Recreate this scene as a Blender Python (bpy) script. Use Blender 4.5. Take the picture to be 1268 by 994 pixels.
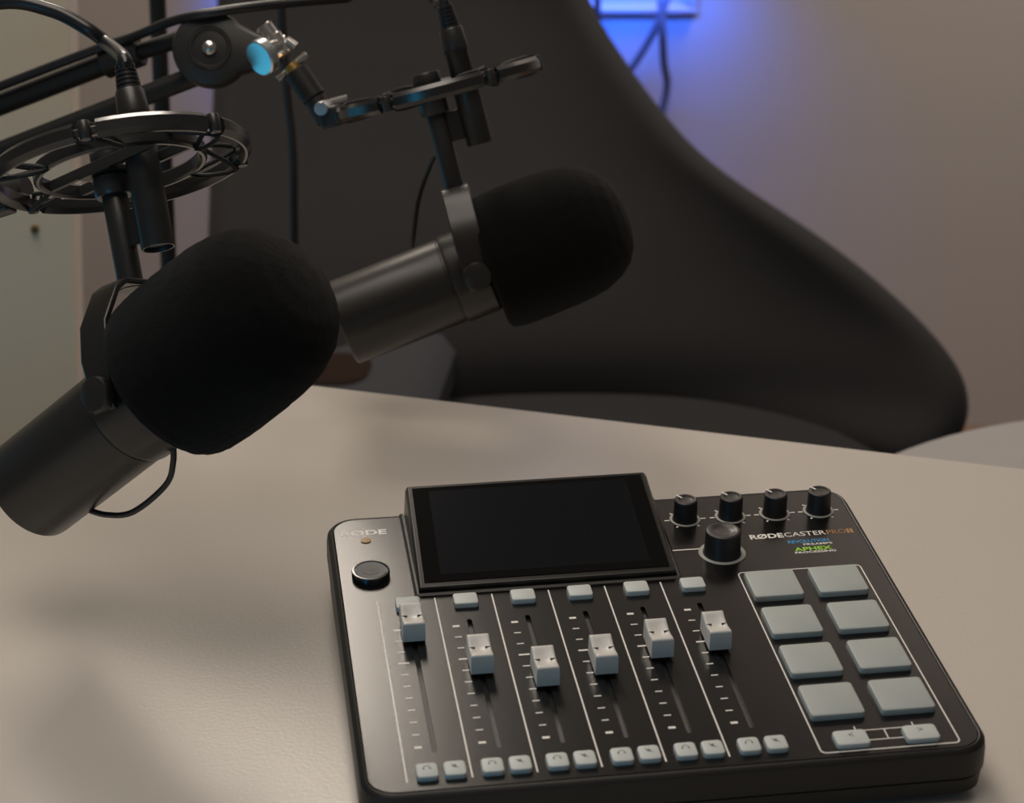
import bpy, bmesh, math, random
from mathutils import Vector, Matrix, Quaternion
random.seed(7)
for o in list(bpy.data.objects): bpy.data.objects.remove(o, do_unlink=True)
scene = bpy.context.scene
COL = scene.collection

# ------------------------------------------------------------------ camera
cam_d = bpy.data.cameras.new('camera'); cam = bpy.data.objects.new('camera', cam_d); COL.objects.link(cam)
cam.matrix_world = Matrix(((0.98963, 0.05658, -0.13203, -0.05079),
                           (-0.14364, 0.39069, -0.90925, -0.81767),
                           (0.00014, 0.91878, 0.39476, 0.57943), (0, 0, 0, 1)))
cam_d.sensor_fit = 'HORIZONTAL'; cam_d.sensor_width = 36.0
cam_d.lens = 36.0 * 2600 / 1268
cam_d.clip_start = .02
cam_d.dof.use_dof = True; cam_d.dof.focus_distance = 1.16; cam_d.dof.aperture_fstop = 10.5
scene.camera = cam

# ------------------------------------------------------------------ world and lights
scene.view_settings.view_transform = 'Standard'; scene.view_settings.look = 'None'
scene.view_settings.gamma = 1.0; scene.view_settings.use_curve_mapping = False
scene.view_settings.exposure = 0.0
world = bpy.data.worlds.new('room_ambience'); scene.world = world; world.use_nodes = True
bg = world.node_tree.nodes['Background']; bg.inputs[0].default_value = (1.0, .90, .80, 1); bg.inputs[1].default_value = .075

def area(name, loc, target, size, power, color, size_y=None, spread=None):
    d = bpy.data.lights.new(name, 'AREA'); d.energy = power; d.color = color; d.size = size
    if size_y: d.shape = 'RECTANGLE'; d.size_y = size_y
    if spread: d.spread = math.radians(spread)
    o = bpy.data.objects.new(name, d); COL.objects.link(o); o.location = loc
    o.rotation_euler = (Vector(target) - Vector(loc)).to_track_quat('-Z', 'Y').to_euler()
    return o
def back(x, t, z): return tuple(Vector((-.0508, -.8177, 0)) + Vector((.9896, -.1436, 0)) * x + Vector((.1436, .9896, 0)) * t + Vector((0, 0, z)))
area('ceiling_panel', (-.25, .35, 1.85), (-.15, .40, 0), 1.5, 17.5, (1.0, .89, .78), .9)
area('softbox_lamp', (-.13, 2.0, 1.40), (-.05, .1, 0), .56, 17, (1.0, .88, .75), .65)
area('wall_washer', (1.2, 1.5, 1.75), back(.8, 3.0, .1), .5, 15.5, (1.0, .89, .81), None, 115)
area('blue_led_strip', back(-.06, 2.91, .0), back(-.05, 3.0, -.10), .68, 2.6, (.008, .12, 1.0), .04, 110)
area('cyan_left_fill', (-.62, .70, -.10), (-.05, .45, .2), .40, .32, (.03, .62, 1.0), .30)  # added cyan light, no device built; tints the thumb bolt
area('cyan_front_fill', (-.55, -.62, .26), (-.10, .2, .12), .25, .85, (.02, .55, 1.0), .16)  # second added cyan light, no screen behind it; tints the near microphone

# ------------------------------------------------------------------ materials
MATS = {}
def mat(name, rgb, rough=.5, metal=0., vary=0., scale=40., bump=0., bscale=300., spec=.5, coat=0., emit=None, sheen=0., sss=0., trans=0.):
    if name in MATS: return MATS[name]
    m = bpy.data.materials.new(name); m.use_nodes = True; MATS[name] = m
    nt = m.node_tree; b = nt.nodes['Principled BSDF']
    b.inputs['Base Color'].default_value = (*rgb, 1); b.inputs['Roughness'].default_value = rough
    b.inputs['Metallic'].default_value = metal; b.inputs['Specular IOR Level'].default_value = spec
    b.inputs['Coat Weight'].default_value = coat
    if sheen: b.inputs['Sheen Weight'].default_value = sheen; b.inputs['Sheen Roughness'].default_value = .5
    if sss:
        b.inputs['Subsurface Weight'].default_value = sss; b.inputs['Subsurface Radius'].default_value = (.003, .003, .003)
    if emit: b.inputs['Emission Color'].default_value = (*emit[0], 1); b.inputs['Emission Strength'].default_value = emit[1]
    tc = nt.nodes.new('ShaderNodeTexCoord')
    n = nt.nodes.new('ShaderNodeTexNoise'); n.inputs['Scale'].default_value = scale; n.inputs['Detail'].default_value = 4
    nt.links.new(tc.outputs['Object'], n.inputs['Vector'])
    if vary:
        r = nt.nodes.new('ShaderNodeMix'); r.data_type = 'RGBA'
        r.inputs['A'].default_value = (*[c * (1 - vary) for c in rgb], 1); r.inputs['B'].default_value = (*[min(1, c * (1 + vary)) for c in rgb], 1)
        nt.links.new(n.outputs['Fac'], r.inputs['Factor']); nt.links.new(r.outputs['Result'], b.inputs['Base Color'])
    if bump:
        n2 = nt.nodes.new('ShaderNodeTexNoise'); n2.inputs['Scale'].default_value = bscale; n2.inputs['Detail'].default_value = 3
        nt.links.new(tc.outputs['Object'], n2.inputs['Vector'])
        bp = nt.nodes.new('ShaderNodeBump'); bp.inputs['Strength'].default_value = bump; bp.inputs['Distance'].default_value = .001
        nt.links.new(n2.outputs['Fac'], bp.inputs['Height']); nt.links.new(bp.outputs['Normal'], b.inputs['Normal'])
    return m
M_table = mat('white laminate', (.56, .52, .47), .30, vary=.03, scale=6, bump=.10, bscale=420, spec=.5)
M_face = mat('satin black panel', (.006, .0055, .005), .225, vary=.2, scale=120, bump=.03, bscale=2600, spec=.5)
M_body = mat('black moulded plastic', (.010, .009, .008), .45, vary=.15, bump=.1, bscale=1500)
M_groove = mat('black groove', (.004, .004, .004), .8)
M_housing = mat('dark housing plastic', (.009, .008, .0065), .32, vary=.1)
M_glass = mat('black bezel glass', (.005, .0045, .004), .10, spec=.25)
M_display = mat('switched off display', (.0075, .008, .0105), .14, vary=.15, scale=900, spec=.25)
M_white = mat('white print', (.86, .84, .80), .5)
M_grey = mat('grey print', (.30, .29, .28), .5)
M_ring = mat('translucent light ring', (.36, .36, .34), .35)
M_pad = mat('translucent white silicone', (.38, .415, .405), .5, vary=.03, scale=60, sss=.3, bump=.05, bscale=900)
M_key = mat('pale silicone key', (.52, .56, .55), .5, vary=.03, scale=60, sss=.3)
M_icon = mat('grey key legend', (.12, .13, .14), .6)
M_fader = mat('off white fader plastic', (.62, .61, .58), .38, vary=.02, sss=.1)
M_knob = mat('soft black knob rubber', (.014, .0125, .012), .45, vary=.1, bump=.08, bscale=1500)
M_knobtop = mat('satin knob cap', (.045, .041, .038), .38)
M_slot = mat('dusty slot', (.020, .0135, .008), .9, vary=.6, scale=260, spec=.05)
M_gold = mat('brass', (.62, .38, .12), .3, metal=1.)
M_copper = mat('copper print', (.42, .21, .07), .45)
M_blue = mat('blue print', (.01, .33, .70), .5)
M_green = mat('green print', (.30, .72, .02), .5)
M_foam = mat('black acoustic foam', (.0045, .0043, .004), .95, vary=.5, scale=500, bump=.7, bscale=1800, spec=.12, sheen=.05)
M_mic = mat('dark grey enamel', (.018, .0165, .015), .33, metal=.0, vary=.06, scale=50, bump=.04, bscale=1500, spec=.6)
M_mount = mat('black steel', (.022, .021, .020), .36, metal=.0, vary=.1, spec=.6)
M_gloss = mat('glossy black plastic', (.014, .014, .014), .24, spec=.8)
M_cord = mat('elastic cord', (.010, .010, .011), .7, bump=.3, bscale=2500)
M_cable = mat('black rubber cable', (.012, .012, .014), .35, spec=.6)
M_arm = mat('black powder coated arm', (.010, .010, .010), .5, vary=.15)
M_chrome = mat('chrome', (.72, .70, .66), .2, metal=1.)
M_satin = mat('satin steel', (.80, .82, .82), .3, metal=1.)
M_chair = mat('charcoal upholstery', (.0095, .0090, .0093), .85, vary=.10, scale=30, bump=.5, bscale=900, spec=.2, sheen=.05)
M_arm_pad = mat('chair upholstery lit tone', (.026, .027, .031), .85, vary=.08, scale=30, bump=.4, bscale=900, spec=.25)  # chair cloth made lighter and bluer: light from above put into the colour
M_wall = mat('painted wall', (.40, .365, .34), .75, vary=.03, scale=3, bump=.08, bscale=160)
M_floor = mat('brown floor', (.14, .085, .05), .5, vary=.25, scale=8)
M_cab = mat('cream cabinet', (.88, .76, .58), .55, vary=.03, scale=5)
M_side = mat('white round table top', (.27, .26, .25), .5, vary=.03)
M_frame = mat('white frame', (.62, .60, .60), .45)
M_bar = mat('grey frame bar', (.34, .32, .32), .6)
M_led = mat('blue led', (.05, .2, .9), .5, emit=((.03, .22, 1.0), 6.0))
M_bcord = mat('grey cord', (.11, .115, .14), .6)
M_leather = mat('tan leather', (.016, .009, .0055), .9, vary=.15, spec=.1)

# ------------------------------------------------------------------ helpers (lengths in millimetres unless said otherwise)
def tag(o, label=None, cat=None, group=None, kind=None):
    if label: o['label'] = label
    if cat: o['category'] = cat
    if group: o['group'] = group
    if kind: o['kind'] = kind
    return o
def empty(name, loc=(0, 0, 0), matrix=None):
    o = bpy.data.objects.new(name, None); COL.objects.link(o); o.empty_display_size = .02
    if matrix is not None: o.matrix_world = matrix
    else: o.location = loc
    return o
def link(name, me, m, parent=None, smooth=True, angle=40):
    o = bpy.data.objects.new(name, me); COL.objects.link(o)
    if m is not None: me.materials.clear(); me.materials.append(m)
    if parent: o.parent = parent
    if smooth:
        for p in me.polygons: p.use_smooth = True
        try: me.set_sharp_from_angle(angle=math.radians(angle))
        except Exception: pass
    return o
def mesh(name, V, F, m, parent=None, smooth=True, s=.001, angle=40):
    me = bpy.data.meshes.new(name); me.from_pydata([tuple(c * s for c in v) for v in V], [], F); me.update()
    bm = bmesh.new(); bm.from_mesh(me); bmesh.ops.recalc_face_normals(bm, faces=bm.faces); bm.to_mesh(me); bm.free()
    return link(name, me, m, parent, smooth, angle)
def rrect(w, d, r, n=6, cx=0, cy=0):
    r = max(.01, min(r, w / 2 - .01, d / 2 - .01)); P = []
    for (sx, sy, a0) in ((1, 1, 0), (-1, 1, 90), (-1, -1, 180), (1, -1, 270)):
        for k in range(n + 1):
            a = math.radians(a0 + 90 * k / n)
            P.append((cx + sx * (w / 2 - r) + r * math.cos(a), cy + sy * (d / 2 - r) + r * math.sin(a)))
    return P
def loft_data(loops, cap0=True, cap1=True):
    n = len(loops[0]); V = [p for L in loops for p in L]; F = []
    for j in range(len(loops) - 1):
        for i in range(n):
            a = j * n + i; b = j * n + (i + 1) % n
            F.append((a, b, b + n, a + n))
    if cap0: F.append(tuple(range(n))[::-1])
    if cap1: F.append(tuple(range((len(loops) - 1) * n, len(loops) * n)))
    return V, F
def loft(name, loops, m, parent, **k):
    c = {q: k.pop(q) for q in ('cap0', 'cap1') if q in k}
    V, F = loft_data(loops, **c); return mesh(name, V, F, m, parent, **k)
def key(name, cx, cy, w, d, z0, h, r, bev, m, parent):      # a rounded push button
    Ls = [[(x, y, z0) for x, y in rrect(w, d, r, 4, cx, cy)], [(x, y, z0 + h - bev) for x, y in rrect(w, d, r, 4, cx, cy)],
          [(x, y, z0 + h - bev * .3) for x, y in rrect(w - bev * .6, d - bev * .6, r, 4, cx, cy)],
          [(x, y, z0 + h) for x, y in rrect(w - 2 * bev, d - 2 * bev, r, 4, cx, cy)]]
    return loft(name, Ls, m, parent)
def lathe_data(prof, n=32, axis='z', c=(0, 0, 0)):          # prof: (r, h); end radii of 0 close the shape
    V = []; F = []; rings = []
    for r, h in prof:
        if r < 1e-6:
            rings.append([len(V)]); V.append((0, 0, h))
        else:
            rings.append(list(range(len(V), len(V) + n)))
            V += [(r * math.cos(2 * math.pi * i / n), r * math.sin(2 * math.pi * i / n), h) for i in range(n)]
    for A, B in zip(rings, rings[1:]):
        for i in range(n):
            j = (i + 1) % n
            if len(A) == 1 and len(B) == 1: continue
            if len(A) == 1: F.append((A[0], B[i], B[j]))
            elif len(B) == 1: F.append((A[i], A[j], B[0]))
            else: F.append((A[i], A[j], B[j], B[i]))
    if axis == 'x': V = [(z, x, y) for x, y, z in V]
    if axis == 'y': V = [(x, z, y) for x, y, z in V]
    return [(x + c[0], y + c[1], z + c[2]) for x, y, z in V], F
def lathe(name, prof, m, parent, n=32, axis='z', c=(0, 0, 0), **k):
    V, F = lathe_data(prof, n, axis, c); return mesh(name, V, F, m, parent, **k)
def box_data(x0, x1, y0, y1, z0, z1):
    V = [(x, y, z) for z in (z0, z1) for y in (y0, y1) for x in (x0, x1)]
    return V, [(0, 2, 3, 1), (4, 5, 7, 6), (0, 1, 5, 4), (2, 6, 7, 3), (0, 4, 6, 2), (1, 3, 7, 5)]
def join(parts):
    V, F = [], []
    for v, f in parts:
        o = len(V); V += list(v); F += [tuple(i + o for i in q) for q in f]
    return V, F
def box(name, b, m, parent, bev=0, **k):
    V, F = box_data(*b); o = mesh(name, V, F, m, parent, **k)
    if bev:
        md = o.modifiers.new('bevel', 'BEVEL'); md.width = bev * k.get('s', .001); md.segments = 3; md.limit_method = 'ANGLE'
    return o
def smooth_path(P, sub=8, closed=False):
    P = [Vector(p) for p in P]; out = []
    n = len(P); rng = n if closed else n - 1
    for i in range(rng):
        if closed: a, b, c, d = P[(i - 1) % n], P[i], P[(i + 1) % n], P[(i + 2) % n]
        else: a, b, c, d = P[max(0, i - 1)], P[i], P[i + 1], P[min(n - 1, i + 2)]
        for k in range(sub):
            t = k / sub
            out.append(.5 * ((2 * b) + (-a + c) * t + (2 * a - 5 * b + 4 * c - d) * t * t + (-a + 3 * b - 3 * c + d) * t ** 3))
    if not closed: out.append(P[-1])
    return out
def tube_data(P, r, n=10, closed=False, taper=None):
    P = [Vector(p) for p in P]; m = len(P); V = []; F = []
    T = [(P[(i + 1) % m] - P[(i - 1) % m] if closed else P[min(m - 1, i + 1)] - P[max(0, i - 1)]).normalized() for i in range(m)]
    u = T[0].orthogonal().normalized()
    for i in range(m):
        if i: u = (T[i - 1].rotation_difference(T[i]) @ u); u = (u - T[i] * u.dot(T[i])).normalized()
        w = T[i].cross(u); rr = r if taper is None else r * taper(i / (m - 1))
        V += [tuple(P[i] + (u * math.cos(2 * math.pi * k / n) + w * math.sin(2 * math.pi * k / n)) * rr) for k in range(n)]
    for j in range(m if closed else m - 1):
        for i in range(n):
            a = j * n + i; b = j * n + (i + 1) % n; c = ((j + 1) % m) * n + (i + 1) % n; d = ((j + 1) % m) * n + i
            F.append((a, b, c, d))
    if not closed: F.append(tuple(range(n))[::-1]); F.append(tuple(range((m - 1) * n, m * n)))
    return V, F
def tube(name, P, r, m, parent, n=10, closed=False, sub=8, taper=None, **k):
    Q = smooth_path(P, sub, closed) if sub else P
    V, F = tube_data(Q, r, n, closed, taper); return mesh(name, V, F, m, parent, **k)
def ribbon_ring(R, w, h, n=72, cx=0, cy=0, cz=0, a0=0, a1=360, bev=1.2):     # flat ring with chamfered section
    sec = [(-w / 2, -h / 2 + bev), (-w / 2 + bev, -h / 2), (w / 2 - bev, -h / 2), (w / 2, -h / 2 + bev), (w / 2, h / 2 - bev), (w / 2 - bev, h / 2), (-w / 2 + bev, h / 2), (-w / 2, h / 2 - bev)]
    full = abs(a1 - a0) >= 359.9; N = n if full else n + 1; V = []; F = []; q = len(sec)
    for i in range(N):
        a = math.radians(a0 + (a1 - a0) * i / n)
        V += [(cx + (R + s[0]) * math.cos(a), cy + (R + s[0]) * math.sin(a), cz + s[1]) for s in sec]
    for i in range(n):
        for k in range(q):
            F.append((i * q + k, i * q + (k + 1) % q, ((i + 1) % N) * q + (k + 1) % q, ((i + 1) % N) * q + k))
    if not full: F.append(tuple(range(q))); F.append(tuple(range(n * q, n * q + q))[::-1])
    return V, F
def curve_mesh(name, loops, depth, m, parent, z=0):          # filled outline with holes, extruded downwards by depth
    cu = bpy.data.curves.new(name, 'CURVE'); cu.dimensions = '2D'; cu.fill_mode = 'BOTH'; cu.extrude = depth / 2 * .001
    for L in loops:
        sp = cu.splines.new('POLY'); sp.points.add(len(L) - 1); sp.use_cyclic_u = True
        for q, (x, y) in zip(sp.points, L): q.co = (x * .001, y * .001, 0, 1)
    t = bpy.data.objects.new('temp', cu); COL.objects.link(t); dg = bpy.context.evaluated_depsgraph_get(); dg.update()
    me = bpy.data.meshes.new_from_object(t.evaluated_get(dg)); bpy.data.objects.remove(t); bpy.data.curves.remove(cu)
    for v in me.vertices: v.co.z += (z - depth / 2) * .001
    me.name = name
    return link(name, me, m, parent, False)
def text(name, body, x0, y0, w, h, z, m, parent, bold=0., shear=0.):         # lettering fitted into a rectangle
    cu = bpy.data.curves.new(name, 'FONT'); cu.body = body; cu.size = 1; cu.offset = bold; cu.shear = shear; cu.resolution_u = 3
    t = bpy.data.objects.new('temp', cu); COL.objects.link(t); dg = bpy.context.evaluated_depsgraph_get(); dg.update()
    me = bpy.data.meshes.new_from_object(t.evaluated_get(dg)); bpy.data.objects.remove(t); bpy.data.curves.remove(cu)
    xs = [v.co.x for v in me.vertices]; ys = [v.co.y for v in me.vertices]
    ax, bx, ay, by = min(xs), max(xs), min(ys), max(ys)
    for v in me.vertices:
        v.co = ((x0 + (v.co.x - ax) / (bx - ax) * w) * .001, (y0 + (v.co.y - ay) / (by - ay) * h) * .001, z * .001)
    me.name = name
    return link(name, me, m, parent, False)
def dash(x0, y0, x1, y1, w, z=.06):                        # flat printed stroke
    d = Vector((x1 - x0, y1 - y0)); nrm = Vector((-d.y, d.x)).normalized() * w / 2
    a = [(x0 + nrm.x, y0 + nrm.y), (x0 - nrm.x, y0 - nrm.y), (x1 - nrm.x, y1 - nrm.y), (x1 + nrm.x, y1 + nrm.y)]
    return [(x, y, 0) for x, y in a] + [(x, y, z) for x, y in a], [(3, 2, 1, 0), (4, 5, 6, 7), (0, 1, 5, 4), (1, 2, 6, 5), (2, 3, 7, 6), (3, 0, 4, 7)]

# ------------------------------------------------------------------ room (metres)
YAW = (Vector((.9896, -.1436, 0)), Vector((.1436, .9896, 0)))        # right and away directions of the back wall
def wallpt(x, t, z): return Vector((-.0508, -.8177, 0)) + YAW[0] * x + YAW[1] * t + Vector((0, 0, z))
def slab(name, P0, P1, P2, P3, thick, m, parent=None):
    nrm = (P1 - P0).cross(P3 - P0).normalized() * thick
    V = [tuple(p) for p in (P0, P1, P2, P3)] + [tuple(p - nrm) for p in (P0, P1, P2, P3)]
    return mesh(name, V, [(0, 1, 2, 3), (7, 6, 5, 4), (0, 4, 5, 1), (1, 5, 6, 2), (2, 6, 7, 3), (3, 7, 4, 0)], m, parent, smooth=False, s=1)
FZ = -.75
w = slab('wall_back', wallpt(-2.2, 3.0, FZ), wallpt(2.6, 3.0, FZ), wallpt(2.6, 3.0, 1.9), wallpt(-2.2, 3.0, 1.9), .1, M_wall); tag(w, kind='structure')
fl = slab('floor', Vector((-2.6, -1.6, FZ)), Vector((2.9, -1.6, FZ)), Vector((2.9, 2.7, FZ)), Vector((-2.6, 2.7, FZ)), .1, M_floor); tag(fl, kind='structure')

# white conference table: top slab with eased edge, panel legs
tb = empty('conference_table', (.05, .05, FZ)); tag(tb, 'large white laminate table carrying the black audio mixer', 'table')
TP = [(-.045, .592), (.003, .5705), (.9, .158), (.62, -.62), (-.55, -.75), (-.62, .02)]
def inset(P, d):
    n = len(P); out = []
    for i in range(n):
        a, b, c = Vector(P[i - 1]), Vector(P[i]), Vector(P[(i + 1) % n])
        e1 = (b - a).normalized(); e2 = (c - b).normalized()
        n1 = Vector((e1.y, -e1.x)); n2 = Vector((e2.y, -e2.x)); bis = (n1 + n2).normalized()
        out.append(b + bis * d / max(.4, bis.dot(n1)))
    return [(p.x, p.y) for p in out]
def tl(d, z): return [(x - .05, y - .05, z - FZ) for x, y in inset(TP, d)]
loft('table_top', [tl(.0035, -.026), tl(0, -.0235), tl(0, -.003), tl(.001, -.001), tl(.003, 0)], M_table, tb, s=1)
for k, (x, y) in enumerate(((.50, -.05), (.48, -.5), (-.42, -.6), (-.16, .38))):
    box('table_leg', (x - .08, x - .02, y - .08, y - .02, 0, .724), M_frame, tb, .004, s=1)

# cream cabinet at the left, with a narrow lit side
cb = empty('storage_cabinet', (-.40, 1.2, FZ)); tag(cb, 'tall cream cabinet with small brass lock behind the boom arms', 'cabinet')
def cq(x0, x1, y0, y1, z0, z1):
    f = lambda x, y, z: (x + .062 * (z - .05) + .40, y - 1.2, z - FZ)
    V = [f(x, y, z) for z in (z0, z1) for y in (y0, y1) for x in (x0, x1)]
    return V, box_data(0, 1, 0, 1, 0, 1)[1]
V, F = cq(-.80, -.183, 1.075, 1.26, FZ, .42); mesh('cabinet_body', V, F, M_cab, cb, smooth=False, s=1)
V, F = cq(-.79, -.181, 1.058, 1.075, FZ + .06, .41); mesh('cabinet_door', V, F, M_cab, cb, smooth=False, s=1)
lathe('lock', [(0, 0), (.0036, 0), (.0036, -.003), (.0025, -.004), (0, -.004)], mat('dark brass', (.16, .10, .03), .5, metal=.6), cb, 16, 'y', (-.2207 + .40, 1.058 - 1.2, -.035 - FZ), s=1)

# black stand pole and hanging cable between cabinet and chair
sp = empty('stand_pole', (-.105, 1.0, FZ)); tag(sp, 'thin black upright metal pole beside the cream cabinet', 'pole')
tube('pole', [(-.012, 0, .0), (.012, 0, 1.0), (.0255, 0, 1.55)], .0072, M_arm, sp, 16, sub=2, s=1)
lathe('pole_base', [(0, 0), (.11, 0), (.11, .008), (.02, .016), (.0, .016)], M_arm, sp, 32, s=1, c=(-.012, 0, 0))
o = tube('hanging_cable', [(.004, .86, .52), (.0053, .86, .334), (.0072, .868, .158), (.0107, .868, .0875), (.009, .868, .017), (.0045, .868, -.19), (.01, .86, -.55), (.05, .85, -.744)], .0037, M_cable, None, 10, s=1)
tag(o, 'dark cable hanging straight down in front of the charcoal chair', 'cable')

# ------------------------------------------------------------------ charcoal shell armchair (metres)
ch = empty('armchair', (.30, 1.30, FZ)); tag(ch, 'large charcoal upholstered shell armchair behind the table', 'armchair')
RO = [(.32, 1.83, .33), (.345, 1.74, .20), (.363, 1.657, .085), (.38, 1.611, .036), (.409, 1.531, -.013), (.454, 1.419, -.079), (.501, 1.341, -.114), (.57, 1.251, -.148), (.636, 1.168, -.19), (.678, 1.104, -.222), (.684, 1.062, -.249), (.675, 1.040, -.278), (.62, 1.02, -.31)]
LO = [(.02, 1.86, .33), (-.008, 1.79, .20), (-.018, 1.712, .085), (-.026, 1.67, .036), (-.035, 1.595, -.013), (-.045, 1.491, -.079), (-.052, 1.422, -.115), (-.057, 1.342, -.148), (-.055, 1.268, -.19), (-.050, 1.209, -.222), (-.045, 1.163, -.249), (-.04, 1.137, -.278), (.0, 1.12, -.31)]
NU = 17; V = []; F = []
for j, (r, l) in enumerate(zip(RO, LO)):
    t = j / (len(RO) - 1)
    for i in range(NU):
        u = i / (NU - 1); e = 1 - abs(2 * u - 1) ** 2.6
        x, y, z = (l[k] + (r[k] - l[k]) * u for k in range(3))
        y += e * (.05 + .13 * t); z += -e * .03 * t
        V.append((x - .30, y - 1.30, z - FZ))
for j in range(len(RO) - 1):
    for i in range(NU - 1):
        F.append((j * NU + i, j * NU + i + 1, (j + 1) * NU + i + 1, (j + 1) * NU + i))
o = mesh('backrest', V, F, M_chair, ch, s=1)
md = o.modifiers.new('thick', 'SOLIDIFY'); md.thickness = .05; md.offset = 1
md = o.modifiers.new('sub', 'SUBSURF'); md.levels = 2; md.render_levels = 2
# seat: rounded slab
SL = []
for z, d in ((-.45, .04), (-.43, .0), (-.35, -.005), (-.322, .02), (-.315, .07)):
    SL.append([(x, y, z - FZ) for x, y in rrect(.70 - 2 * d, .62 - 2 * d, .16, 8, .015, -.17)])
o = loft('seat', SL, M_chair, ch, s=1); o.rotation_euler[2] = -.14
# left armrest pad
AL = []
for z, d in ((-.31, .01), (-.30, 0), (-.27, 0), (-.255, .015), (-.25, .04)):
    AL.append([(x, y, z - FZ) for x, y in rrect(.20 - 2 * d, .50 - 2 * d, .09, 8, -.20, -.2)])
ar = o = loft('armrest', AL, M_arm_pad, ch, s=1); o.rotation_euler[2] = -.25
PL = [[(x, y, z - FZ) for x, y in rrect(.10 - 2 * d, .085 - 2 * d, .03, 6, -.225, -.155)] for z, d in ((-.252, 0), (-.248, .0), (-.246, .006))]
loft('leather_patch', PL, M_leather, ar, s=1)
for (x, y) in ((-.2, -.38), (.2, -.38), (-.2, .1), (.2, .1)):
    tube('leg', [(x, y, .31), (x * 1.2, y * 1.12, 0)], .016, M_arm, ch, 12, sub=0, s=1)

# round side table at the right
st = empty('side_table', (.684, .46, FZ)); tag(st, 'pale round side table low behind the table edge at right', 'side table')
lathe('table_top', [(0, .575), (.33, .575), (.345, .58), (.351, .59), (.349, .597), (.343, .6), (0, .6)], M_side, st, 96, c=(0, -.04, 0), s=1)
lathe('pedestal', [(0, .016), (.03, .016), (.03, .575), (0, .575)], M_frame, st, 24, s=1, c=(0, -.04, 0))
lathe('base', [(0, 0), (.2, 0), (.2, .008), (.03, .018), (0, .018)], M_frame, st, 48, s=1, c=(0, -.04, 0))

# white wall frame with blue LED strip, and the cables below it
lf = empty('led_frame', wallpt(.103, 2.975, -.0935)); lf.rotation_euler[2] = math.atan2(-.1436, .9896)
tag(lf, 'white wall frame with glowing blue light strip at the top', 'light frame')
fx0, fx1, fz0, fz1 = -.40, .163, -.006, .34
box('frame_bar', (fx0, fx1, .012, .024, fz0, fz0 + .010), M_bar, lf, .003, s=1)
box('frame_bar', (fx0, fx1, .012, .024, fz1 - .010, fz1), M_bar, lf, .003, s=1)
box('frame_bar', (fx0, fx0 + .014, .012, .024, fz0 + .010, fz1 - .010), M_bar, lf, .003, s=1)
box('frame_bar', (fx1 - .014, fx1, .012, .024, fz0 + .010, fz1 - .010), M_bar, lf, .003, s=1)
box('led_strip', (fx0 + .02, fx1 - .02, .012, .022, fz1 - .022, fz1 - .016), M_led, lf, s=1)
for nm, P, r, m, lab in (('power_cable', [(.018, -.024, .03), (.018, -.026, -.02), (.019, -.01, -.06), (.02, .0, -.2), (.02, .03, -.6)], .0052, M_cable, 'thick black cable dropping from the blue lit frame beside the chair'),
        ('frame_cord', [(.118, -.026, .03), (.104, -.026, -.01), (.084, -.01, -.055), (.050, .01, -.115), (.0, .02, -.2), (-.03, .03, -.6)], .0056, M_bcord, 'grey cord slanting down left from the blue lit frame'),
        ('frame_cord', [(.106, -.046, .03), (.110, -.044, -.02), (.115, -.02, -.07), (.122, .0, -.105), (.116, .01, -.15), (.108, .015, -.2), (.10, .03, -.6)], .0056, M_bcord, 'grey cord hanging straight down from the blue lit frame')):
    o = tube(nm, P, r, m, None, 10, s=1); o.matrix_world = lf.matrix_basis.copy(); tag(o, lab, 'cable')

# ------------------------------------------------------------------ audio mixer (millimetres on its tilted face)
W, D, T = 300., 262., math.radians(3.0)
mx = empty('audio_mixer', matrix=Matrix.Translation((0, 0, .030)) @ Matrix.Rotation(T, 4, 'X'))
tag(mx, 'black podcast audio mixer with white faders and eight pale pads', 'audio mixer')
def zb(y, up=0): return -(30 - up) / math.cos(T) - y * math.tan(T)
def outl(off, r=15): return rrect(W + 2 * off, D + 2 * off, r + off, 8, W / 2, D / 2)
loft('upper_case', [[(x, y, -2.5) for x, y in outl(-3)], [(x, y, -.2) for x, y in outl(-1.6)], [(x, y, 0) for x, y in outl(-1.0)], [(x, y, -.5) for x, y in outl(.2)], [(x, y, -2.2) for x, y in outl(1.6)],
     [(x, y, -6) for x, y in outl(2.2)], [(x, y, -15.5) for x, y in outl(2.4)], [(x, y, -16.3) for x, y in outl(1.4)]], M_body, mx, angle=30)
loft('lower_case', [[(x, y, -16.2) for x, y in outl(.2)], [(x, y, -17) for x, y in outl(1.6)], [(x, y, zb(y, 5)) for x, y in outl(1.0)], [(x, y, zb(y, 3)) for x, y in outl(-2)]], M_body, mx, angle=30)
for x in (25, 275):
    for y in (22, 240): lathe('rubber_foot', [(0, zb(y, 0)), (7, zb(y, 0)), (7, zb(y, 4)), (0, zb(y, 4))], M_groove, mx, 20, c=(x, y, 0))
CH = [35.4 + 30.95 * i for i in range(6)]           # channel centre lines
slots = [rrect(2.6, 116, 1.2, 3, c, 88.5) for c in CH]
curve_mesh('face_plate', [outl(-2.2)] + slots, 2.0, M_face, mx, z=0)
for c in CH:
    b = [box_data(c - 2, c + 2, 29.5, 147.5, -5, -4), box_data(c - 2.1, c - 1.4, 29.5, 147.5, -4.5, -2.05), box_data(c + 1.4, c + 2.1, 29.5, 147.5, -4.5, -2.05)]
    V, F = join(b); mesh('fader_slot', V, F, M_slot, mx, smooth=False)
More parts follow.
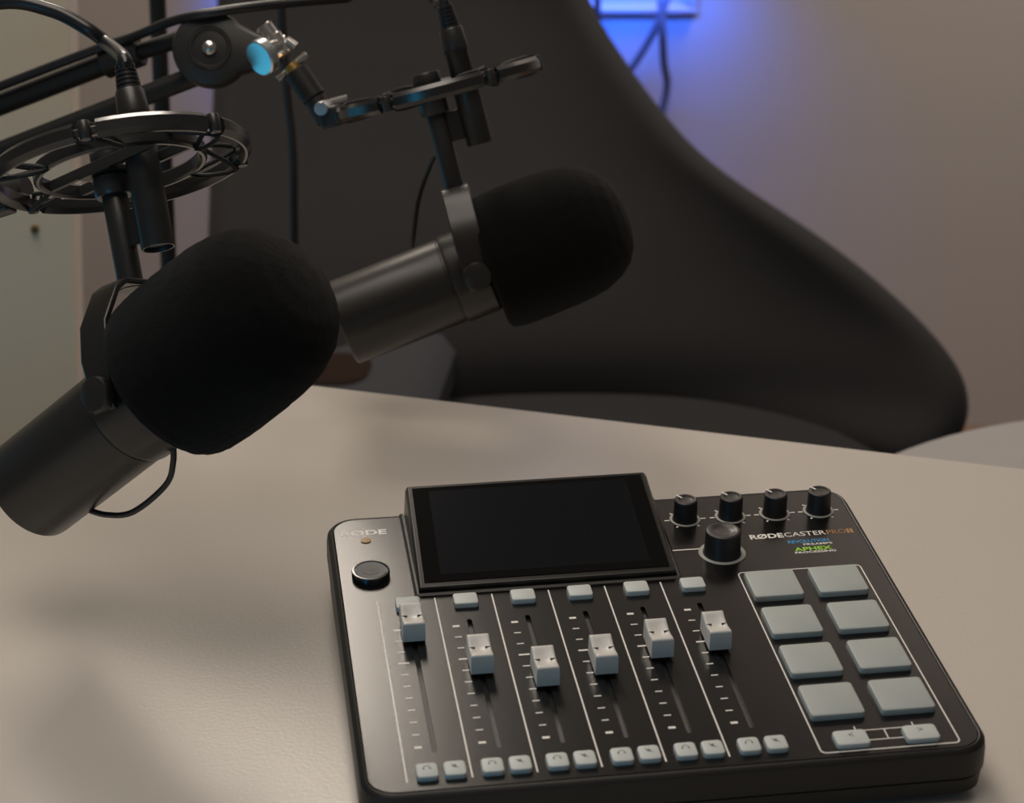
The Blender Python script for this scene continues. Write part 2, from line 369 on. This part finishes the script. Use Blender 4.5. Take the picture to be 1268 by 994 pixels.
# printed lines
for i in range(6):
    x = 19.9 + 30.8 * i; V, F = dash(x, 9, x, 170, .75); mesh('channel_line', V, F, M_white, mx, smooth=False)
    P = []
    for k in range(11):
        y = 140.4 - k * 10.45; c = CH[i]; big = k in (0, 10)
        xa, xb = (c - 9.4, c - 5.8) if k != 3 else (c - 10.0, c - 4.4)
        P.append(dash(xa, y, xb, y, 1.7 if big else (1.2 if k == 3 else .8)))
    V, F = join(P); mesh('level_scale', V, F, M_white, mx, smooth=False)
curve_mesh('pad_outline', [rrect(69.6, 169, 3, 5, 252.5, 89.8), rrect(68.2, 167.6, 2.4, 5, 252.5, 89.8)], .08, M_white, mx, z=.08)
V, F = join([dash(239.5, 21.3, 268.5, 21.3, .6), dash(239.5, 21, 239.5, 25, .6), dash(268.5, 21, 268.5, 25, .6), dash(253.4, 21, 253.4, 13.2, .6), dash(243, 13.2, 261, 13.2, .6)])
mesh('bank_bracket', V, F, M_white, mx, smooth=False)
V, F = dash(186, 202.4, 204, 202.4, .9); mesh('encoder_line', V, F, M_white, mx, smooth=False)
# pads and keys
for r in range(4):
    for c in range(2):
        key('pad', 233.8 + 35.8 * c, 156.4 - 37.1 * r, 27.4, 27.0, 0, 3.4, 2.0, .9, M_pad, mx)
for i, c in enumerate(CH):
    key('channel_key', c + .2, 163.2, 13, 11.0, 0, 3.0, 1.6, .8, M_key, mx)
    for q in (0, 1):
        x = c - 5.6 + 13.2 * q
        kb = key('listen_key' if q == 0 else 'mute_key', x, 14.2, 10.4, 11.2, 0, 2.8, 2.0, .8, M_key, mx)
        z0 = 2.82
        if q == 0:
            P = [dash(x + 1.5 * math.cos(a), 15.4 + 1.6 * math.sin(a), x + 1.5 * math.cos(a + .45), 15.4 + 1.6 * math.sin(a + .45), .4) for a in [k * .45 for k in range(7)]]
            P += [dash(x - 1.6, 14.2, x - 1.6, 15.6, .8), dash(x + 1.6, 14.2, x + 1.6, 15.6, .8)]
        else:
            P = [dash(x - 1.2, 15.3, x + .1, 15.3, 1.2), dash(x - .2, 15.3, x + .7, 15.3, 2.4), dash(x - 1.8, 16.9, x + 1.8, 13.8, .4)]
        V, F = join(P); mesh('key_icon', [(a, b, z + z0) for a, b, z in V], F, M_icon, kb, smooth=False)
for x, t_ in ((234.6, '<'), (269.3, '>')):
    kb = key('bank_key', x, 13.2, 16.6, 12.0, 0, 2.8, 2.0, .8, M_key, mx)
    text('key_icon', t_, x - 1.2, 13.2, 2.6, 3.2, 2.83, M_icon, kb, bold=.01)
# fader caps
def cap_z(x, y): return 12.5 - 2.7 * max(0, 1 - (y / 8.2) ** 2) * (.5 + .5 * max(0, 1 - (x / 5.4) ** 2))
NX, NY = 9, 15; CW, CL = 10.0, 19.4
gx = [-CW / 2 + CW * i / (NX - 1) for i in range(NX)]; gy = [-CL / 2 + CL * j / (NY - 1) for j in range(NY)]
V = [(x, y, cap_z(x, y)) for y in gy for x in gx]; F = [(j * NX + i, j * NX + i + 1, (j + 1) * NX + i + 1, (j + 1) * NX + i) for j in range(NY - 1) for i in range(NX - 1)]
rim = [i for i in range(NX)] + [j * NX + NX - 1 for j in range(1, NY)] + [(NY - 1) * NX + i for i in range(NX - 2, -1, -1)] + [j * NX for j in range(NY - 2, 0, -1)]
prev = rim
for grow, drop in ((.45, .25), (.7, 1.0), (.85, 99)):
    cur = []
    for q in rim:
        x, y, z = V[q]; x2 = x + grow * (1 if x > CW / 2 - .01 else -1 if x < -CW / 2 + .01 else 0); y2 = y + grow * (1 if y > CL / 2 - .01 else -1 if y < -CL / 2 + .01 else 0)
        cur.append(len(V)); V.append((x2, y2, 1.8 if drop > 50 else z - drop))
    F += [(prev[a], prev[(a + 1) % len(rim)], cur[(a + 1) % len(rim)], cur[a]) for a in range(len(rim))]; prev = cur
F.append(tuple(prev)[::-1])
for c, y in zip(CH, (136.5, 102.3, 87.2, 93.8, 104.8, 108.0)):
    fc = mesh('fader_cap', [(a + c, b + y, z) for a, b, z in V], F, M_fader, mx, angle=60)
    V2, F2 = join([box_data(c - 5.2, c - 2.6, y - .25, y + .25, 10.0, 11.05), box_data(c + 2.6, c + 5.2, y - .25, y + .25, 10.0, 11.05)])
    mesh('index_line', V2, F2, M_groove, fc, smooth=False)
    box('fader_stem', (c - 1, c + 1, y - 6, y + 6, -3, 1.9), M_groove, fc)
# rotary knobs
def knob(name, x, y, r, h, pointer):
    k = lathe(name, [(0, .3), (r * 1.03, .3), (r * 1.03, 1.5), (r, 2.2), (r * .97, h - 1.6), (r * .93, h - .5), (r * .82, h)], M_knob, mx, 40, c=(x, y, 0))
    lathe('knob_cap', [(r * .82, h), (r * .66, h - .15), (r * .6, h - .7), (r * .3, h - 1.1), (0, h - 1.2)], M_knobtop, k, 40, c=(x, y, 0))
    rg = ribbon_ring(r * 1.17, r * .24, .5, 48, x, y, .25, bev=.15); mesh('light_ring', rg[0], rg[1], M_ring, k)
    if pointer:
        V, F = dash(x - r * .30, y + r * .22, x - r * .66, y + r * .72, .95, .3); mesh('pointer', [(a, b, c + h - .18) for a, b, c in V], F, M_white, k, smooth=False)
    return k
for x in (202.3, 228.9, 255.0, 281.0):
    k = knob('level_knob', x, 236, 6.9, 13.5, True)
    P = [dash(x + math.cos(a) * 9.2, 236 + math.sin(a) * 9.2, x + math.cos(a) * (12.0 if abs(math.sin(a)) < .1 else 10.8), 236 + math.sin(a) * (12.0 if abs(math.sin(a)) < .1 else 10.8), .9) for a in [math.radians(q) for q in (0, 48, 132, 180, 232, 308)]]
    V, F = join(P); mesh('knob_scale', V, F, M_white, k, smooth=False)
knob('encoder_knob', 214.6, 196, 10.2, 15, False)
# record button, indicator, lettering
rb = lathe('record_button', [(0, 0), (10.4, 0), (10.4, 3.2), (10.1, 3.9), (9.2, 4.0), (9.0, 3.4), (0, 3.4)], M_gloss, mx, 48, c=(18.8, 197, 0))
lathe('button_face', [(0, 3.3), (8.8, 3.3), (8.6, 3.8), (5.0, 3.7), (0, 3.7)], mat('smoky button', (.15, .16, .165), .55, spec=.3), rb, 40, c=(18.8, 197, 0))
lathe('button_centre', [(0, 3.6), (4.8, 3.6), (4.7, 3.85), (0, 3.85)], mat('brown button centre', (.032, .026, .024), .5), rb, 32, c=(18.8, 197, 0))
text('button_lettering', 'REC', 16.6, 196.2, 4.4, 1.8, 3.9, M_icon, rb, bold=.02)
lathe('indicator', [(0, 0), (2.9, 0), (2.8, .5), (0, .7)], mat('amber lens', (.38, .20, .04), .45), mx, 24, c=(19.2, 235.4, 0))
text('maker_lettering', 'RØDE', 5.6, 241.6, 26, 5.8, .06, M_white, mx, bold=.032)
text('model_lettering', 'RØDE', 234.2, 208.6, 19.4, 5.2, .06, M_white, mx, bold=.032)
text('model_lettering', 'CASTER', 254.2, 209, 24.0, 4.6, .06, M_white, mx, bold=.004)
text('model_lettering', 'PRO', 278.9, 209, 11.2, 4.6, .06, M_copper, mx, bold=.0)
V, F = join([dash(291.4, 209, 291.4, 213.7, 1.5), dash(293.5, 209, 293.5, 213.7, 1.5)]); mesh('model_numeral', V, F, M_copper, mx, smooth=False)
text('preamp_lettering', 'REVOLUTION', 254.2, 201.4, 23.6, 3.3, .06, M_blue, mx, bold=.015)
text('preamp_lettering', 'PREAMPS', 262.2, 198.3, 16.6, 2.1, .06, M_white, mx, bold=.01)
text('processing_lettering', 'APHEX', 255.6, 192.6, 21.6, 3.9, .06, M_green, mx, bold=.025)
text('processing_lettering', 'PROCESSING', 255.2, 189.9, 23.4, 2.1, .06, M_white, mx, bold=.02)
# raised screen
def hs(fx0, fx1, rx0, rx1, fy, ry, fz, rz): return [(fx0, fy, fz), (fx1, fy, fz), (rx1, ry, rz), (rx0, ry, rz)]
hl = [hs(42.6, 184.4, 43.2, 187.0, 174.6, 262.4, -1, -1), hs(42.8, 183.8, 44.2, 184.6, 174.4, 263.0, 3.2, 15.5), hs(43.6, 182.8, 45.4, 182.6, 175.2, 262.6, 4.2, 18.2)]
sh = loft('screen_housing', hl, M_housing, mx, smooth=False)
md = sh.modifiers.new('bevel', 'BEVEL'); md.width = .0012; md.segments = 3
def on_scr(u, v, up):
    x = (43.6 + (45.4 - 43.6) * v) + u * ((182.8 - 43.6) * (1 - v) + (182.6 - 45.4) * v); y = 175.2 + 87.4 * v; z = 4.2 + 14.0 * v
    return (x, y - up * .158, z + up * .987)
def pane(name, u0, u1, v0, v1, a, b, m, p):
    q = [(u0, v0), (u1, v0), (u1, v1), (u0, v1)]
    return loft(name, [[on_scr(u, v, a) for u, v in q], [on_scr(u, v, b) for u, v in q]], m, p, smooth=False)
pg = pane('screen_glass', .018, .985, .035, .97, -.5, .35, M_glass, sh)
pane('display', .085, .915, .10, .93, .2, .38, M_display, pg)
tr = []
for off, z in ((2.6, .05), (1.2, .9), (.2, .9)):
    tr.append([(43 - off, 263 - .6, z), (43 - off, 175 - off, z), (184.4 + off, 175 - off, z), (187.2 + off, 263 - .6, z)])
V = [p for L in tr for p in L]; F = [(j * 4 + i, j * 4 + i + 1, j * 4 + i + 5, j * 4 + i + 4) for j in range(2) for i in range(3)]
mesh('housing_trim', V, F, M_body, mx, smooth=False)

# ------------------------------------------------------------------ microphones, shock mounts, cables (millimetres in each stem frame)
def frame4(X, L, S, p):
    X, L, S = Vector(X), Vector(L), Vector(S)
    return Matrix(((X.x, -L.x, S.x, p[0]), (X.y, -L.y, S.y, p[1]), (X.z, -L.z, S.z, p[2]), (0, 0, 0, 1)))
FRONT = frame4((.7424, -.5009, .445), (-.6582, -.6694, .3445), (-.1253, .5486, .8266), (-.0933, .2295, .14))
REAR = frame4((.9718, -.0424, .2321), (-.1, -.9651, .2422), (-.2138, .2585, .9421), (.1178, .5129, .0996))
def microphone(Mw, phi, foam, yh, ringz, tubez, rear_x, label, pig):
    t = empty('microphone', matrix=Mw); tag(t, label, 'microphone', 'broadcast microphones on the boom arms')
    c, s = math.cos(math.radians(phi)), math.sin(math.radians(phi))
    rot = lambda V: [(x * c - z * s, y, x * s + z * c) for x, y, z in V]
    def bl(name, prof, m, par, n=64):
        V, F = lathe_data([(r, h) for r, h in prof], n, 'x'); return mesh(name, rot(V), F, m, par, angle=30)
    x0 = -rear_x
    bl('body', [(27.0, x0 + 1.5), (28.8, x0), (29.4, x0 + .8), (29.6, x0 + 3), (29.6, -19), (29.2, -18.4), (29.2, -17.4), (30.4, -16.8), (30.8, -15), (30.8, 6), (29, 8), (0, 8)], M_mic, t)
    bl('rear_cap', [(0, x0 + 4), (20, x0 + 4), (27.2, x0 + 2.5), (27.4, x0 + 8), (0, x0 + 8)], M_mount, t)
    # foam windscreen with a slightly irregular surface
    pf = [(29, 9), (40, 9.2), (43.2, 11.5), (44.6, 16), (45.4, 26), (45.6, 40), (45.4, 56), (44.8, 70), (42.8, 83), (38.6, 94), (32.5, 103), (24.5, 109), (13, 112.4), (0, 113.6)]
    pf = [(r if r < 30 and h < 10 else r * foam[1], foam[0] + h * foam[2]) for r, h in pf]
    fine = []
    for a, b in zip(pf, pf[1:]):
        for k in range(4): fine.append((a[0] + (b[0] - a[0]) * k / 4, a[1] + (b[1] - a[1]) * k / 4))
    fine.append(pf[-1]); V, F = lathe_data(fine, 128, 'x'); rnd = random.Random(3)
    jit = lambda y, z: min(1, max(0, math.hypot(y, z) - 6) / 30)
    V = [(x + jit(y, z) * rnd.uniform(-.3, .3), y * (1 + jit(y, z) * rnd.uniform(-.006, .006)), z * (1 + jit(y, z) * rnd.uniform(-.006, .006))) for x, y, z in V]
    mesh('windscreen', rot(V), F, M_foam, t, angle=180)
    # yoke: bent strip, from one pivot over the top to the other
    pth = [(-35.5, -9), (-35.8, 0), (-36.4, 20), (-33, yh * .62), (-20, yh * .93), (-13, yh), (13, yh), (20, yh * .93), (33, yh * .62), (36.4, 20), (35.8, 0), (35.5, -9)]
    V = []; hw = lambda i: 9.5 if 1 < i < 10 else 7.5
    for i, (y, z) in enumerate(pth):
        a = Vector(pth[max(0, i - 1)]); b = Vector(pth[min(len(pth) - 1, i + 1)]); d = (b - a).normalized(); nn = Vector((-d.y, d.x)) * 1.7
        for sx, sn in ((-1, 1), (1, 1), (1, -1), (-1, -1)): V.append((sx * hw(i), y + sn * nn.x, z + sn * nn.y))
    F = [(j * 4 + i, j * 4 + (i + 1) % 4, j * 4 + 4 + (i + 1) % 4, j * 4 + 4 + i) for j in range(len(pth) - 1) for i in range(4)] + [(3, 2, 1, 0), tuple(range(len(V) - 4, len(V)))]
    o = mesh('yoke', V, F, M_mic, t, angle=25); md = o.modifiers.new('bevel', 'BEVEL'); md.width = .0008; md.segments = 2
    for sg in (-1, 1):
        V, F = lathe_data([(0, 0), (9.6, 0), (9.8, 1), (9.8, 4.6), (9.0, 6.0), (6, 6.9), (0, 7.2)], 32, 'y'); V = [(x, sg * (y + 30), z) for x, y, z in V]
        V = [(x, y + sg * 6.8, z) for x, y, z in V]; mesh('pivot_knob', V, F, M_mic, t, angle=35)
    lathe('stem', [(0, yh - 2), (7, yh - 2), (7, ringz - 14), (6.4, ringz - 12), (6.4, ringz + 6), (0, ringz + 6)], M_mount, t, 32)
    lathe('stem_nut', [(6.5, ringz - 15.5), (9.6, ringz - 15.5), (10.4, ringz - 14), (10.4, ringz - 5), (9.4, ringz - 4), (6.5, ringz - 4)], M_mount, t, 32)
    lathe('stem_cap', [(0, ringz + 4), (9.2, ringz + 4), (9.6, ringz + 5), (9.6, ringz + 11.5), (9.0, ringz + 12.5), (0, ringz + 12.5)], M_mount, t, 32)
    lathe('socket_tube', [(0, tubez + 2), (7.6, tubez + 2), (8.0, tubez), (8.8, tubez), (9.1, tubez + 1), (9.1, ringz + 3), (8.2, ringz + 4), (0, ringz + 4)], M_mount, t, 32, c=(24, 0, 0))
    box('socket_tab', (4, 17, -2, 2, tubez + 6, tubez + 26), M_mic, t, .5)
    tube('pigtail_cable', pig, 1.7, M_cable, t, 10)
    return t
def mount(Mw, ringz, cx, R, label, clamp_ang):
    t = empty('shock_mount', matrix=Mw @ Matrix.Translation((cx * .001, 0, ringz * .001))); tag(t, label, 'shock mount', 'ring shock mounts')
    N = 6
    for k in range(N):
        V, F = ribbon_ring(R, 6.5, 10.5, 12, a0=k * 60 + 5, a1=k * 60 + 55, bev=2.6); mesh('outer_ring_segment', V, F, M_gloss, t)
        V, F = ribbon_ring(R - 1, 2.6, 4.5, 3, a0=k * 60 - 6, a1=k * 60 + 6, bev=.8); mesh('ring_link', V, F, M_mount, t)
    V, F = ribbon_ring(R * .66, 4.0, 8.5, 72, bev=1.2); mesh('inner_ring', V, F, M_gloss, t)
    for k in range(N):                                       # elastic cords zigzag between the rings
        a = math.radians(k * 60); P = []
        for q, (rr, z) in enumerate(((R - 1, 5.2), (R * .66, -3.8), (R - 1, -5.2), (R * .66, 3.8))):
            aa = a + math.radians((0, 17, 4, -14)[q]); P.append((rr * math.cos(aa), rr * math.sin(aa), z))
        tube('elastic_cord', P, 1.35, M_cord, t, 8, closed=True, sub=4)
        p = Vector((math.cos(a), math.sin(a), 0)) * (R + 1.5)
        V, F = lathe_data([(0, -5), (2.8, -5), (3.2, -4.4), (3.2, 4.4), (2.8, 5), (0, 5)], 14, 'z', tuple(p)); mesh('cord_clip', V, F, M_mount, t)
    for yy in (-1, 1):                                       # holder bars across the inner ring clamp the stem
        box('holder_bar', (-R * .66, R * .66, yy * 11.5 - 1.8, yy * 11.5 + 1.8, -3, 3), M_mount, t, .8)
    for a0 in (0,):
        V, F = join([box_data(-cx - 12, -cx + 12, -13, 13, -3.6, -1.0)]); o = mesh('stem_plate', V, F, M_mount, t, smooth=False)
    ca, sa = math.cos(clamp_ang), math.sin(clamp_ang)
    o = box('clamp_block', (R + 1, R + 15, -6, 6, -7, 7), M_mount, t, 1.5); o.rotation_euler[2] = clamp_ang
    V, F = lathe_data([(0, -11), (4.4, -11), (4.8, -10), (4.8, 10), (4.4, 11), (0, 11)], 20, 'y', (R + 11, 0, 7)); o = mesh('clamp_bolt', V, F, M_satin, t); o.rotation_euler[2] = clamp_ang
    return t
def mic_cable(Mw, ringz, label, P, cm):
    t = empty('microphone_cable', matrix=Mw @ Matrix.Translation((.024, 0, ringz * .001))); tag(t, label, 'cable')
    lathe('connector', [(0, 4), (7.6, 4), (7.9, 5), (7.9, 20), (8.6, 21), (8.9, 24), (8.0, 36), (7.4, 37), (0, 37)], M_mount, t, 32)
    pr = [(0, 36.5)] ; z = 37
    for k in range(6): pr += [(6.9 - k * .28, z), (6.9 - k * .28, z + 1.6), (6.0 - k * .28, z + 1.9), (6.0 - k * .28, z + 2.5)]; z += 2.6
    pr += [(4.2, z + 1), (0, z + 1)]
    lathe('strain_relief', pr, M_cable, t, 24)
    inv = t.matrix_world.inverted() if False else (Mw @ Matrix.Translation((.024, 0, ringz * .001))).inverted()
    Q = [(0, 0, .050), (0, 0, .056)] + [tuple(inv @ Vector(p)) for p in P]
    tube('cord', Q, cm, M_cable, t, 12, s=1)
    return t

microphone(FRONT, 15.4, (6, 1.065, 1.01), 61, 127, 75, 104, 'near black broadcast microphone with large foam windscreen, overlapping the left picture edge',
           [(4, 6, -26), (-1, 9, -36), (-12.6, 12.6, -46), (-37.2, 10.5, -55), (-57, 10, -52), (-71.4, 9, -45)])
microphone(REAR, 7.0, (-1, 1.03, .97), 57, 124, 82, 97, 'far black broadcast microphone with foam windscreen in front of the charcoal chair',
           [(0, 10, 84), (-8, 26, 80), (-17, 38, 68), (-27, 39, 52), (-37, 34, 28), (-45, 24, 10)])
mount(FRONT, 127, 8, 68, 'glossy black ring shock mount holding the near microphone', math.radians(196))
mount(REAR, 124, 6, 67, 'black ring shock mount with metal clamp bolt holding the far microphone', math.radians(173))
mic_cable(FRONT, 127, 'black cable plugged in above the near microphone, arching left', [(-.109, .379, .295), (-.120, .384, .303), (-.140, .392, .3125), (-.169, .40, .316), (-.22, .42, .30), (-.32, .46, .22), (-.40, .5, .0), (-.42, .55, -.4), (-.42, .55, -.745)], .0041)
mic_cable(REAR, 124, 'black cable plugged in above the far microphone, leading up', [(.1005, .577, .268), (.093, .588, .275), (.07, .61, .283), (.044, .630, .262)], .0033)

# ------------------------------------------------------------------ boom arms (metres)
def cyl(name, a, b, r, m, parent, n=24, r2=None):
    a, b = Vector(a), Vector(b); d = b - a; L = d.length; q = d.to_track_quat('Z', 'Y')
    V, F = lathe_data([(0, 0), (r * .92, 0), (r, r * .08), (r if r2 is None else r2, L - r * .08), ((r if r2 is None else r2) * .92, L), (0, L)], n)
    return mesh(name, [tuple(q @ Vector(v) + a) for v in V], F, m, parent, s=1)
ba = empty('microphone_boom', (-.50, .75, FZ)); tag(ba, 'black two bar boom arm with teardrop joint carrying the far microphone', 'boom arm')
o0 = Vector((-.50, .75, FZ)); L_ = lambda *p: tuple(Vector(p) - o0)
cyl('arm_bar', L_(-.50, .745, .062), L_(-.112, .652, .221), .0078, M_arm, ba)
cyl('arm_bar', L_(-.50, .735, .030), L_(-.062, .621, .2135), .0072, M_arm, ba)
cyl('arm_sleeve', L_(-.112, .652, .221), L_(-.060, .632, .240), .0062, M_arm, ba)
cyl('arm_collar', L_(-.126, .656, .2155), L_(-.100, .649, .2258), .0112, M_arm, ba)
cyl('mounting_post', L_(-.50, .745, FZ), L_(-.50, .745, .09), .014, M_arm, ba)
# teardrop joint housing, facing the camera
jm = Matrix.Translation(Vector((-.051, .615, .2325)) - o0) @ Matrix(((.9896, -.1320 * -1, .0566, 0), (-.1436, .9093 * -1 * -1, .3907, 0), (0, -.3948, .9188, 0), (0, 0, 0, 1)))
# local x = right, local y = away from viewer, local z = up
def tear(sc, y): 
    P = []
    for k in range(40):
        a = math.radians(40 + 280 * k / 39); P.append((26 * sc * math.cos(a), y, 26 * sc * math.sin(a)))
    tip = [(30, -13), (44, -9.5), (49, -5), (49, 2), (44, 7), (30, 12)]
    return P + [(x * (sc * .5 + .5), y, z * sc - 1) for x, z in tip]
jl = [[tuple(v) for v in tear(sc, y)] for sc, y in ((.86, -9), (.96, -8), (1, -6), (1, 6), (.95, 8), (.86, 9))]
jh = loft('joint_housing', jl, M_mount, ba, angle=30); jh.matrix_local = jm
V, F = ribbon_ring(13.5, 3, 2, 40, bev=.8); d_ = mesh('joint_dish', [(x, -9.2 + z, y) for x, y, z in V], F, M_mount, jh)
lathe('joint_screw', [(0, -12.6), (3.2, -12.4), (4.8, -11), (5.0, -8.5), (0, -8.5)], M_chrome, jh, 20, 'y', (0, 0, 0))
def jcyl(name, a, b, r, m, **k):
    o = cyl(name, Vector(a) * .001, Vector(b) * .001, r * .001, m, jh, **k); return o
jcyl('thumb_bolt', (34.5, -17, -9), (39.5, -12, -5.2), 12.5, M_satin)
jcyl('bolt_shank', (37, -11, -6), (50, 3, 4), 7.5, M_chrome)
jcyl('wing_bolt', (36, -2, 16), (44, -2, 5), 6.0, M_chrome)
jcyl('wing_bolt', (43.5, -3, 10), (52.0, -3, -2.5), 4.6, M_chrome)
jcyl('wing_screw', (52, -4, 6), (58.5, -4, 1.5), 3.0, M_chrome)
jcyl('wing_plate', (46, -6, -21), (66, -6, -4), 2.6, M_chrome)
jcyl('brass_washer', (54.5, -5, -11.5), (58.5, -5, -16.5), 6.2, M_gold)
jcyl('swivel', (58, -5, -15), (71, -5, -34), 8.6, M_arm)
jcyl('swivel', (71, -5, -34), (80, -5, -49), 7.6, M_arm)
jcyl('elbow', (76, -5, -42), (95, -5, -37), 6.0, M_arm)
fb = empty('microphone_boom', (-.50, .46, FZ)); tag(fb, 'black boom arm stub at the left edge holding the near shock mount', 'boom arm')
o1 = Vector((-.50, .46, FZ)); L1 = lambda *p: tuple(Vector(p) - o1)
cyl('swivel', L1(-.157, .331, .226), L1(-.20, .346, .214), .0085, M_mount, fb)
cyl('swivel_knob', L1(-.173, .325, .222), L1(-.173, .360, .222), .0065, M_mount, fb)
cyl('arm_bar', L1(-.195, .345, .215), L1(-.50, .46, .13), .008, M_arm, fb)
cyl('mounting_post', L1(-.50, .46, FZ), L1(-.50, .46, .16), .014, M_arm, fb)
# cable strapped over the upper bar of the far boom arm
o = tube('boom_cable', [(.044, .630, .262), (.0, .622, .2615), (-.045, .612, .2595), (-.075, .622, .252), (-.104, .642, .237), (-.14, .652, .2235), (-.3, .69, .158), (-.50, .735, .075)], .0034, M_cable, None, 10, s=1)
tag(o, 'glossy black cable lying along the upper boom arm bar', 'cable')
